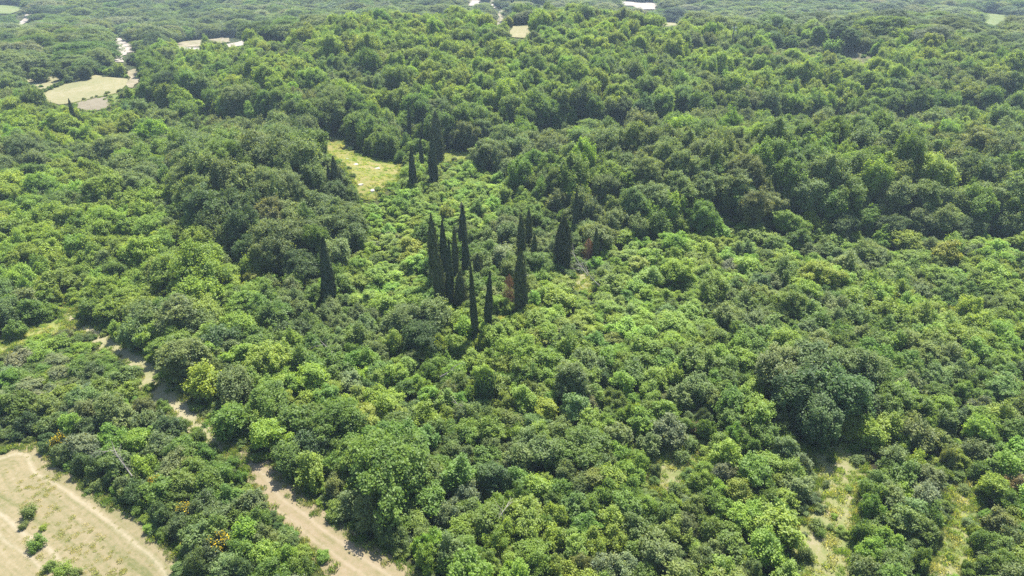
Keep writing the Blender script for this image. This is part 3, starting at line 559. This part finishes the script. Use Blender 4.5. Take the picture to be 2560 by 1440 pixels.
def fits(x, y, r, k):
    ix, iy = int(x // CS), int(y // CS)
    for a in range(ix - 1, ix + 2):
        for b in range(iy - 1, iy + 2):
            for (x2, y2, r2) in hashg.get((a, b), ()):
                if (x - x2) ** 2 + (y - y2) ** 2 < (k * (r + r2)) ** 2: return False
    return True
cand = []
yy = 36.0
while yy < 1150:
    stp = 1.9 if yy < 130 else (2.4 if yy < 430 else 4.2)
    half = .80 * yy + 26; n = int(2 * half / stp)
    xx = -half + (np.arange(n) + RG.uniform(0, 1, n)) * stp
    for v in xx: cand.append((float(v), yy + RG.uniform(0, stp)))
    yy += stp
order = RG.permutation(len(cand))
CX = np.array([c[0] for c in cand]); CYY = np.array([c[1] for c in cand]); pxa, pya, _ = PX(CX, CYY, H(CX, CYY))
for pas in (0, 1):
    for i in order:
        x, y = cand[i]; rm, hf, pal = zone(float(pxa[i]), float(pya[i]), x, y)
        r = rm * min(RG.lognormal(0, .26), 1.6) * (1 if pas == 0 else .5); hfr = hf * RG.uniform(.86, 1.18) * (1 if pas == 0 else .85)
        if RG.uniform() < .04: hfr *= 1.35
        k = .55 if rm > 3 else .51
        if not fits(x, y, r, k if pas == 0 else .62): continue
        if not free(x, y, r, .8): continue
        if pas == 1 and (r < .8 or y > 330): continue
        hfr = min(hfr, 11.5 / r)
        if hides(x, y, r, r * hfr):
            r *= .42; hfr = 1.1
            if r < .6 or hides(x, y, r, r * hfr): continue
        add_tree(x, y, r, r * hfr * (1 if pas == 0 else 1), sorted(pal, key='ylbmogsdr'.index)[int(min(max(.5 + .33 * nz(x, y, .085, 4.) + RG.normal(0, .2), 0), .999) * len(pal))], 's' if r < 1.75 else 't'); hput(TREES[-1])

# ------------------------------------------------------------ which stand as things of their own (those that show largest)
def kindof(t): return 'shrub' if t['ty'] in 'sB' or t['r'] < 1.75 else 'tree'
def seen(t): return -20 < t['px'] < 2580 and -10 < t['py'] < 1475
real = [t for t in TREES if t['ty'] != 'X']
ind = []
for kd in ('tree', 'shrub'):
    c = [t for t in real if kindof(t) == kd and seen(t)]
    c.sort(key=lambda t: -(t['pw'] * (1.35 if t['listed'] else 1.0))); ind += c[:300]
ids = set(id(t) for t in ind)
rest = [t for t in real if id(t) not in ids]

def pick(t, k):
    if t['ty'] == 'B': key = 'broom'
    elif kindof(t) == 'shrub': key = 'shrub'
    elif t['ty'] in 'Cc': key = 'midc'
    elif t['r'] > 5.2: key = 'big'
    elif t['r'] > 3.1: key = ('mid', 'midp', 'mid', 'mid', 'midp', 'mid')[k % 6]
    else: key = 'small' if k % 2 else 'smallp'
    return key, (k * 7 // 3) % len(PROTO[key])

# names for places that a label can point at
ANCH = [('the lone pointed cypress', 815, 690), ('the dense cypress group', 1120, 670), ('the nearest pair of cypresses', 1198, 760), ('the rusty dead conifer', 1271, 735), ('the broad dark cypress', 1408, 610),
 ('the yellow meadow', 930, 430), ('the small grassy clearing', 150, 800), ('the bend of the earth track', 300, 860), ('the straight part of the earth track', 440, 1000), ('the top end of the grass path', 620, 1130),
 ('the middle of the grass path', 740, 1240), ('the wide end of the grass path', 900, 1400), ('the far corner of the hay field', 90, 1120), ('the hedge side of the hay field', 300, 1270), ('the near corner of the hay field', 480, 1430),
 ('the great oak shading the path', 960, 1150), ('the conical dark tree', 1230, 1180), ('the ivy-covered stump', 1212, 985), ('the tall grey-green cone', 1430, 950), ('the big shaded oak clump', 2060, 1000),
 ('the dry grass clearing', 2080, 1250), ('the narrow grassy gap', 2400, 1280), ('the silvery round bush', 1670, 1072), ('the bright light-green bush', 1880, 1000), ('the reddish bush at the edge', 2530, 1210),
 ('the wood edge shadow', 1650, 590), ('the long wood edge', 2300, 610), ('the pale yellow crown', 2330, 430), ('the dark wooded mound', 720, 580), ('the bright valley scrub', 980, 640), ('the bleached branch', 1180, 1025),
 ('the dead branches in the hedge', 310, 1168), ('the flowering broom', 467, 1267), ('the stubble field', 200, 225), ('the gravel yard', 310, 120), ('the lime-green crown', 455, 282), ('the utility pole', 1830, 100),
 ('the bare stony patch', 2150, 148), ('the far right green field', 2490, 48), ('the bright yellow-green pair', 1400, 1290), ('the dark bushy mass', 1050, 830), ('the fallen grey poles', 1480, 700), ('the shady right edge', 2520, 760), ('the open scrub', 1900, 720)]
def place_phrase(px, py):
    nm, ax, ay = min(ANCH, key=lambda a: (a[1] - px) ** 2 + (a[2] - py) ** 2); dx, dy = px - ax, py - ay; d = math.hypot(dx, dy)
    if d < 22: return 'at ' + nm
    far = 'just ' if d < 70 else ('' if d < 150 else 'well ')
    if abs(dx) > 2.2 * abs(dy): w_ = 'left of' if dx < 0 else 'right of'
    elif abs(dy) > 2.2 * abs(dx): w_ = 'behind' if dy < 0 else 'in front of'
    else: w_ = ('behind-left of' if dx < 0 else 'behind-right of') if dy < 0 else ('front-left of' if dx < 0 else 'front-right of')
    return far + w_ + ' ' + nm
base = {}
for t in ind:
    kd = kindof(t); sz = 'big' if t['pw'] > 105 else ('small' if t['pw'] < 48 else '')
    shape = {'C': 'conical tree', 'c': 'upright tree', 'B': 'sparse bush'}.get(t['ty'], 'tree' if kd == 'tree' else 'bush')
    t['lab'] = ' '.join(x for x in (sz, WORD[t['c']], shape, place_phrase(t['px'], t['py'])) if x); base.setdefault(t['lab'], []).append(t)
ORD = ['leftmost', 'second from left', 'third from left', 'fourth from left', 'fifth from left', 'sixth from left', 'seventh from left', 'eighth from left', 'ninth from left', 'tenth from left']
for lb, ts in base.items():
    if len(ts) > 1:
        ts.sort(key=lambda t: t['px'])
        for k, t in enumerate(ts): t['lab'] = lb + ', ' + (ORD[k] if k < len(ts) - 1 or len(ts) > 2 else 'rightmost') if k < 10 else lb + ', one further right'
for k, t in enumerate(ind):
    key, j = pick(t, k); cm, tm, R0, H0, _ = PROTO[key][j]; kd = kindof(t)
    s = t['r'] / R0; sz = t['h'] / H0
    an = RG.uniform(.88, 1.14); o = thing('shrub' if kd == 'shrub' else 'tree', t['lab'], 'bush' if kd == 'shrub' else 'tree', (t['x'], t['y'], t['z']), RG.uniform(0, 6.28), 'bushes of the scrub' if kd == 'shrub' else 'broadleaf trees of the wood', (s * an, s / an, sz))
    o.rotation_euler[0] = RG.normal(0, .06); o.rotation_euler[1] = RG.normal(0, .06)
    link('stem' if kd == 'shrub' else 'trunk', tm, o)
    c = link('foliage' if kd == 'shrub' else 'crown', cm, o); c['tint'] = list(tint(t['c'], RG))

# ------------------------------------------------------------ the mass of the wood: one object each, instances on points
PC = bpy.data.collections.new('forest_sources'); src = []
def add_src(key, j):
    V, F, lv, TV, TF = PROTO[key][j][4]
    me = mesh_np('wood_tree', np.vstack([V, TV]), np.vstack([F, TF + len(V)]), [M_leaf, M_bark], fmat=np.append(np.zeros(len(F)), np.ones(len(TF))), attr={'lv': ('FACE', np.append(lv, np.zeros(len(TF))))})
    o = bpy.data.objects.new('wood_tree_%02d' % len(src), me); PC.objects.link(o); src.append((key, j)); return len(src) - 1
SI = {}
for key in PROTO:
    for j in range(len(PROTO[key])): SI[(key, j)] = add_src(key, j)
def scatter(name, label, pts, coll, kind='stuff', cat=None):
    """pts: list of (x,y,z, idx, rot, (sx,sy,sz), tint)"""
    me = bpy.data.meshes.new(name); me.from_pydata([p[:3] for p in pts], [], [])
    def A(n, ty, vals, f):
        a = me.attributes.new(n, ty, 'POINT'); a.data.foreach_set(f, np.asarray(vals, np.float32 if ty != 'INT' else np.int32).ravel())
    A('idx', 'INT', [p[3] for p in pts], 'value'); A('rot', 'FLOAT_VECTOR', [(.07 * math.sin(p[4] * 37), .07 * math.sin(p[4] * 91), p[4]) for p in pts], 'vector')
    A('scl', 'FLOAT_VECTOR', [p[5] for p in pts], 'vector'); A('tint', 'FLOAT_VECTOR', [p[6] for p in pts], 'vector')
    o = link(name, me); tag(o, label, cat, kind=kind)
    ng = bpy.data.node_groups.new(name + '_scatter', 'GeometryNodeTree')
    ng.interface.new_socket('Geometry', in_out='INPUT', socket_type='NodeSocketGeometry'); ng.interface.new_socket('Geometry', in_out='OUTPUT', socket_type='NodeSocketGeometry')
    gi = ng.nodes.new('NodeGroupInput'); go = ng.nodes.new('NodeGroupOutput'); ip = ng.nodes.new('GeometryNodeInstanceOnPoints')
    ci = ng.nodes.new('GeometryNodeCollectionInfo'); ci.inputs['Collection'].default_value = coll; ci.inputs['Separate Children'].default_value = True; ci.inputs['Reset Children'].default_value = True
    def NA(n, ty): q = ng.nodes.new('GeometryNodeInputNamedAttribute'); q.data_type = ty; q.inputs['Name'].default_value = n; return q.outputs['Attribute']
    L = ng.links.new; L(gi.outputs[0], ip.inputs['Points']); L(ci.outputs[0], ip.inputs['Instance']); ip.inputs['Pick Instance'].default_value = True
    L(NA('idx', 'INT'), ip.inputs['Instance Index']); L(NA('rot', 'FLOAT_VECTOR'), ip.inputs['Rotation']); L(NA('scl', 'FLOAT_VECTOR'), ip.inputs['Scale']); L(ip.outputs[0], go.inputs[0])
    md = o.modifiers.new('scatter', 'NODES'); md.node_group = ng; return o
def pt(t, k):
    key, j = pick(t, k); _, _, R0, H0, _ = PROTO[key][j]; s = t['r'] / R0
    an = RG.uniform(.85, 1.17)
    return (t['x'], t['y'], t['z'], SI[(key, j)], RG.uniform(0, 6.28), (s * an, s / an, t['h'] / H0), tint(t['c'], RG))
scatter('forest', 'dense broadleaf wood covering the valley sides and the hill', [pt(t, k) for k, t in enumerate(rest) if kindof(t) == 'tree'], PC)
scatter('scrub', 'low scrub filling the gaps of the wood', [pt(t, k) for k, t in enumerate(rest) if kindof(t) == 'shrub'], PC)
# undergrowth: small leafy clumps and grass tufts between the trees and along the edges
def tuft_np(seed, n=70, h=.55):
    r = np.random.default_rng(seed); a = r.uniform(0, 6.28, n); rr = r.uniform(0, .5, n) ** .7
    P = np.stack([np.cos(a) * rr, np.sin(a) * rr, r.uniform(.1, h * .6, n)], 1)
    V, F = leaves(P, unit(np.stack([np.cos(a + 1), np.sin(a + 1), .3 + 0 * a], 1) + r.normal(size=(n, 3)) * .5), h * .45, .04, r, up=np.tile([0, 0, 1.2], (n, 1)))
    return V, F, r.uniform(size=n)
GC = bpy.data.collections.new('grass_sources')
for i in range(3):
    V, F, lv = tuft_np(200 + i); GC.objects.link(bpy.data.objects.new('grass_tuft_%d' % i, mesh_np('grass_tuft', V, F, [M_leaf], attr={'lv': ('FACE', lv)})))
gp = []; ug = []
for wpoly, o in OPEN:
    if wpoly[:, 1].min() > 260: continue
    P = densify(wpoly, .55, .35, 3)
    for p in P:
        if not (-.85 * p[1] - 20 < p[0] < .85 * p[1] + 20 and p[1] > 38): continue
        for _ in range(2):
            q = p + RG.normal(0, .5, 2); s = RG.uniform(.5, 1.2)
            gp.append((q[0], q[1], float(H(*q)), int(RG.integers(3)), RG.uniform(0, 6.28), (s, s, s * RG.uniform(.7, 1.3)), [(.10, .17, .035), (.14, .20, .05), (.20, .23, .09)][int(RG.integers(3))]))
        if RG.uniform() < .16:
            q = p + RG.normal(0, .7, 2); s = RG.uniform(.25, .6)
            ug.append((q[0], q[1], float(H(*q)), SI[('shrub', int(RG.integers(5)))], RG.uniform(0, 6.28), (s, s, s * .8), tint('mbgo'[int(RG.integers(4))], RG)))
for wpoly, o in OPEN:
    if o.data.materials[0] in (M_dry, M_mead2, M_mead) and wpoly[:, 1].min() < 250:
        lo, hi = wpoly.min(0), wpoly.max(0); n = int((hi - lo).prod() * (1.4 if o.data.materials[0] is not M_mead else .5)); q = RG.uniform(lo, hi, (n, 2)); q = q[inside(wpoly, q[:, 0], q[:, 1])]
        for p in q:
            s = RG.uniform(.5, 1.3)
            gp.append((p[0], p[1], float(H(*p)), int(RG.integers(3)), RG.uniform(0, 6.28), (s, s, s * RG.uniform(.6, 1.1)), [(.16, .25, .05), (.24, .30, .09), (.30, .32, .14)][int(RG.integers(3))]))
yy = 38.0
while yy < 230:
    stp = 1.5 if yy < 130 else 2.3; half = .78 * yy + 10; n = int(2 * half / stp)
    for v in -half + (np.arange(n) + RG.uniform(0, 1, n)) * stp:
        v = float(v); y = yy + RG.uniform(0, stp)
        if not free(v, y, .6): continue
        s = RG.uniform(.28, .6); a_, b_, _ = PX(v, y, 0.); bright = inside(Z_VAL, np.array([a_]), np.array([b_]))[0]
        ug.append((v, y, float(H(v, y)), SI[('shrub', int(RG.integers(5)))], RG.uniform(0, 6.28), (s, s, s * RG.uniform(.5, 1)), tint('lbl'[int(RG.integers(3))] if bright else 'mbgyd'[int(RG.integers(5))], RG)))
    yy += stp
wf = OPEN[0][0]; q = RG.uniform(wf.min(0), wf.max(0), (26000, 2)); q = q[inside(wf, q[:, 0], q[:, 1])]; a_, b_, _ = PX(q[:, 0], q[:, 1], H(q[:, 0], q[:, 1]))
rough = poly((40, 1170), (130, 1180), (190, 1290), (260, 1340), (340, 1460), (120, 1480), (60, 1400), (50, 1290)); inr = inside(rough, a_, b_)
for p, k_ in zip(q, inr):
    if RG.uniform() > (.16 if k_ else .04): continue
    s = RG.uniform(.3, .75) if k_ else RG.uniform(.2, .4)
    gp.append((p[0], p[1], float(H(*p)), int(RG.integers(3)), RG.uniform(0, 6.28), (s, s, s * RG.uniform(.5, .9)), [(.28, .29, .13), (.24, .27, .10), (.32, .31, .16)][int(RG.integers(3))]))
scatter('undergrowth', 'low leafy undergrowth and saplings between the trees', ug, PC)
scatter('grass', 'tufts of long grass along the edges of field and paths', gp, GC)

# ------------------------------------------------------------ broom in flower
for (px, py, wpx, lb) in ((146, 1090, 36, 'dark bush with yellow flowers at the far corner of the hay field'), (467, 1268, 44, 'dark broom bush with orange-yellow blossom in the middle of the hedge'),
                          (532, 1348, 50, 'broom bush with sparse yellow blossom near the bottom of the hedge'), (380, 1200, 34, 'pale yellow-green bush with a few flowers in the hedge')):
    x, y = G(px, py, off=2.6); z = float(H(x, y)); r = wpx / 2 * 95 / FPX
    o = thing('flowering_shrub', lb, 'bush', (x, y, z), RG.uniform(0, 6.28), 'flowering bushes in the hedge', (r / 1.7 * 1.25, r / 1.7 * 1.25, 3.2 / 2.6))
    cm, tm = PROTO['shrub'][0][:2]; link('stem', tm, o); c = link('foliage', cm, o); c['tint'] = [.06, .085, .03]
    V = PROTO['shrub'][0][4][0].reshape(-1, 4, 3); cen = V[:26 * 18 * 16].mean(1); sel = (cen[:, 2] > 1.2) & (cen[:, 0] < .5) & (RG.uniform(size=len(cen)) < .30); P = cen[sel]
    V2, F2 = leaves(P + unit(P - np.array([0, 0, 1])) * .12, unit(RG.normal(size=P.shape) + (0, 0, .8)), .09, .07, RG)
    b = link('blossom', mesh_np('blossom', V2, F2, [M_petal], attr={'lv': ('FACE', RG.uniform(size=len(F2)))}), o); b['tint'] = [.62, .47, .03]

# ------------------------------------------------------------ bare branches
def branch_np(seed, L, r0, depth=2, spread=.6):
    r = np.random.default_rng(seed); parts = []
    def grow(p, d, L, rad, dep):
        pts = [p]; dd = d
        for k in range(4): dd = unit(dd + r.normal(0, .14, 3)); pts.append(pts[-1] + dd * L / 4)
        parts.append(tube(pts, [rad, rad * .8, rad * .62, rad * .42, rad * .16], 5))
        if dep:
            for k in range(4): grow(pts[1 + k % 3], unit(dd + r.normal(0, spread, 3)), L * r.uniform(.4, .65), rad * .45, dep - 1)
    grow(np.zeros(3), unit(np.array([.7, .2, .55])), L, r0, depth); return join(parts)
for k, (px, py, off, L, dep, rz, nm, lb) in enumerate(((330, 1190, 2.0, 5.5, 3, 2.4, 'dead_branch', 'bleached dead branches sticking out of the hedge above the hay field'),
    (1190, 1032, 2.2, 4.2, 1, 2.8, 'dead_branch', 'white bare branch lying on bushes below the ivy-covered stump'), (1100, 942, 2.2, 4.0, 1, .2, 'dead_branch', 'thin pale branch arching over bushes behind the bleached branch'),
    (1500, 715, 2.4, 6.5, 1, 2.5, 'dead_branch', 'long grey fallen stem among scrub right of the broad cypress'), (1470, 690, 2.4, 6, 2, 2.2, 'dead_branch', 'tangle of grey bare branches below the rusty dead conifer'),
    (1640, 660, 2.0, 2.5, 2, 1.2, 'dead_branch', 'bare twigs rising from the open scrub at the wood edge'), (840, 900, 2.0, 4.5, 2, 1.9, 'dead_branch', 'dark bare twigs in a gap below the lone cypress'), (1235, 1320, 2.0, 4, 2, .6, 'dead_branch', 'grey twigs poking from bright bushes near the bottom'))):
    x, y = G(px, py, off=off); V, F = branch_np(300 + k, L, .11 if dep < 3 else .09, dep)
    o = link(nm, mesh_np(nm, V, F, [M_dead], smooth=True)); o.location = (x, y, float(H(x, y)) + off); o.rotation_euler = (0, 0, rz); tag(o, lb, 'dead branch', 'bare dead branches')
# ivy-covered stump
x, y = G(1213, 1010)
V, F, lv, TV, TF = cypress_np(90, 2.3, 6.2, n=4200, fuzz=.2, spike=.3, wide=.78)
o = thing('ivy_covered_tree', 'narrow column of ivy on a dead trunk, dark below and bright on top', 'tree', (x, y, float(H(x, y))))
link('trunk', mesh_np('trunk', TV, TF, [M_bark]), o); c = link('crown', mesh_np('crown', V, F, [M_leaf], attr={'lv': ('FACE', lv)}), o); c['tint'] = [.05, .095, .02]

# ------------------------------------------------------------ rocks on the meadow
for k, (px, py, s, lb) in enumerate(((943, 423, 1.1, 'largest white rock on the meadow, near its back edge'), (890, 413, 1.0, 'white flat rock at the left back of the meadow'), (901, 463, .8, 'small white rock in the middle of the meadow'),
                       (931, 478, .9, 'white rock at the near end of the meadow'), (868, 365, .7, 'small pale rock at the far tip of the meadow'), (868, 398, .5, 'tiny pale rock left of the flat white rock'))):
    x, y = G(px, py); r = np.random.default_rng(400 + k); import bmesh
    bm = bmesh.new(); bmesh.ops.create_icosphere(bm, subdivisions=3, radius=1)
    ph = r.uniform(0, 6, 6)
    for v in bm.verts:
        c = v.co; f = 1 + .22 * math.sin(3 * c.x + ph[0]) * math.sin(2.5 * c.y + ph[1]) + .12 * math.sin(6 * c.z + ph[2] + 4 * c.x) + r.normal(0, .03); v.co = c * f
    me = bpy.data.meshes.new('rock'); bm.to_mesh(me); bm.free(); me.materials.append(M_rock)
    o = link('rock', me); o.location = (x, y, float(H(x, y)) + .15); o.scale = (.85 * s, .6 * s, .3 * s); o.rotation_euler = (0, 0, r.uniform(0, 3)); tag(o, lb, 'rock', 'pale rocks on the yellow meadow')

# ------------------------------------------------------------ utility pole, shed, car, quarry digger
x, y = G(1827, 128); z = float(H(x, y)); hs = .5
while PX(x, y, z + 17 * hs)[1] > 62: hs += .02
o = thing('utility_pole', 'tall dark pole with white fittings rising above the wooded hill', 'pole', (x, y, z), scale=(hs, hs, hs))
V, F = tube([(0, 0, -.5), (0, 0, 8), (.05, 0, 17)], [.40, .36, .3], 8); link('pole', mesh_np('pole', V, F, [M_wood], smooth=True), o)
V, F = box(0, 0, 14.6, 2.6, .16, .18); link('crossarm', mesh_np('crossarm', V, F, [M_wood]), o)
for (dx, dz) in ((-.9, 14.7), (1.1, 14.7), (1.25, 12.6)):
    V, F = tube([(dx, 0, dz), (dx, 0, dz + .2), (dx, 0, dz + .45), (dx, 0, dz + .6)], [.16, .3, .26, .08], 10); link('insulator', mesh_np('insulator', V, F, [M_white]), o)
x, y = G(1972, 72); z = float(H(x, y)) + 4.5; o = thing('small_house', 'small ochre house with a tiled roof half hidden by trees', 'house', (x, y, z - 4.5), .3)
V, F = box(0, 0, 2.5, 6, 5, 5); link('wall', mesh_np('wall', V, F, [M_brick]), o)
V = np.array([(-3.4, -2.9, 5.01), (3.4, -2.9, 5.01), (3.4, 2.9, 5.01), (-3.4, 2.9, 5.01), (-3.4, 0, 6.4), (3.4, 0, 6.4)]); F = np.array([(0, 1, 5, 4), (2, 3, 4, 5), (3, 2, 1, 0)])
link('roof', mesh_np('roof', V, F, [M_tile]), o)
for dx in (-1.6, 1.4): V, F = box(dx, -2.52, 3.2, .9, .08, 1.3); link('window', mesh_np('window', V, F, [M_glass]), o)
x, y = G(268, 153); z = float(H(x, y)) + .15; o = thing('parked_car', 'small white car parked by the trees left of the gravel yard', 'car', (x, y, z), .5)
body = np.array([(-2.1, .35), (-2.15, .8), (-1.9, 1.0), (-1.2, 1.45), (.5, 1.48), (1.1, 1.0), (2.0, .85), (2.1, .4)])
def extrude(prof, w0, w1=None):
    w1 = w1 or w0; n = len(prof); V = np.array([(p[0], -w0, p[1]) for p in prof] + [(p[0], w1, p[1]) for p in prof]); parts = []
    F = [(i, (i + 1) % n, (i + 1) % n + n, i + n) for i in range(n)]
    c0 = len(V); V = np.vstack([V, [(0, -w0, .8)], [(0, w1, .8)]])
    for i in range(0, n, 1): F.append((c0, i, (i + 1) % n, (i + 1) % n)); F.append((c0 + 1, (i + 1) % n + n, i + n, i + n))
    me = bpy.data.meshes.new('body'); me.from_pydata([tuple(v) for v in V], [], [tuple(dict.fromkeys(f)) for f in F]); return me
me = extrude(body, .85); me.materials.append(M_paint); link('body', me, o)
me = extrude(np.array([(-1.15, 1.02), (-1.05, 1.38), (.4, 1.40), (.95, 1.02)]), .87); me.materials.append(M_glass); link('window', me, o)
for sx in (-1.3, 1.3):
    for sy in (-.78, .78):
        V, F = tube([(sx, sy - .1, .33), (sx, sy + .1, .33)], [.33, .33], 14); link('wheel', mesh_np('wheel', V, F, [M_tyre]), o)

# ------------------------------------------------------------ haze
V, F = box(0, 620, 18, 2300, 1400, 130); hz = link('haze', mesh_np('haze', V, F, [])); tag(hz, 'thin blue summer haze over the valley', kind='stuff')
m, ns, ls = mat('haze_air'); pv = N(ns, 'ShaderNodeVolumePrincipled'); pv.inputs['Density'].default_value = .00019; pv.inputs['Color'].default_value = (.62, .80, 1.0, 1); pv.inputs['Anisotropy'].default_value = .2
oo = N(ns, 'ShaderNodeOutputMaterial'); ls.new(pv.outputs[0], oo.inputs['Volume']); hz.data.materials.append(m)
print('TREES', len(TREES), 'individual', len(ind), 'grass', len(gp), 'under', len(ug))
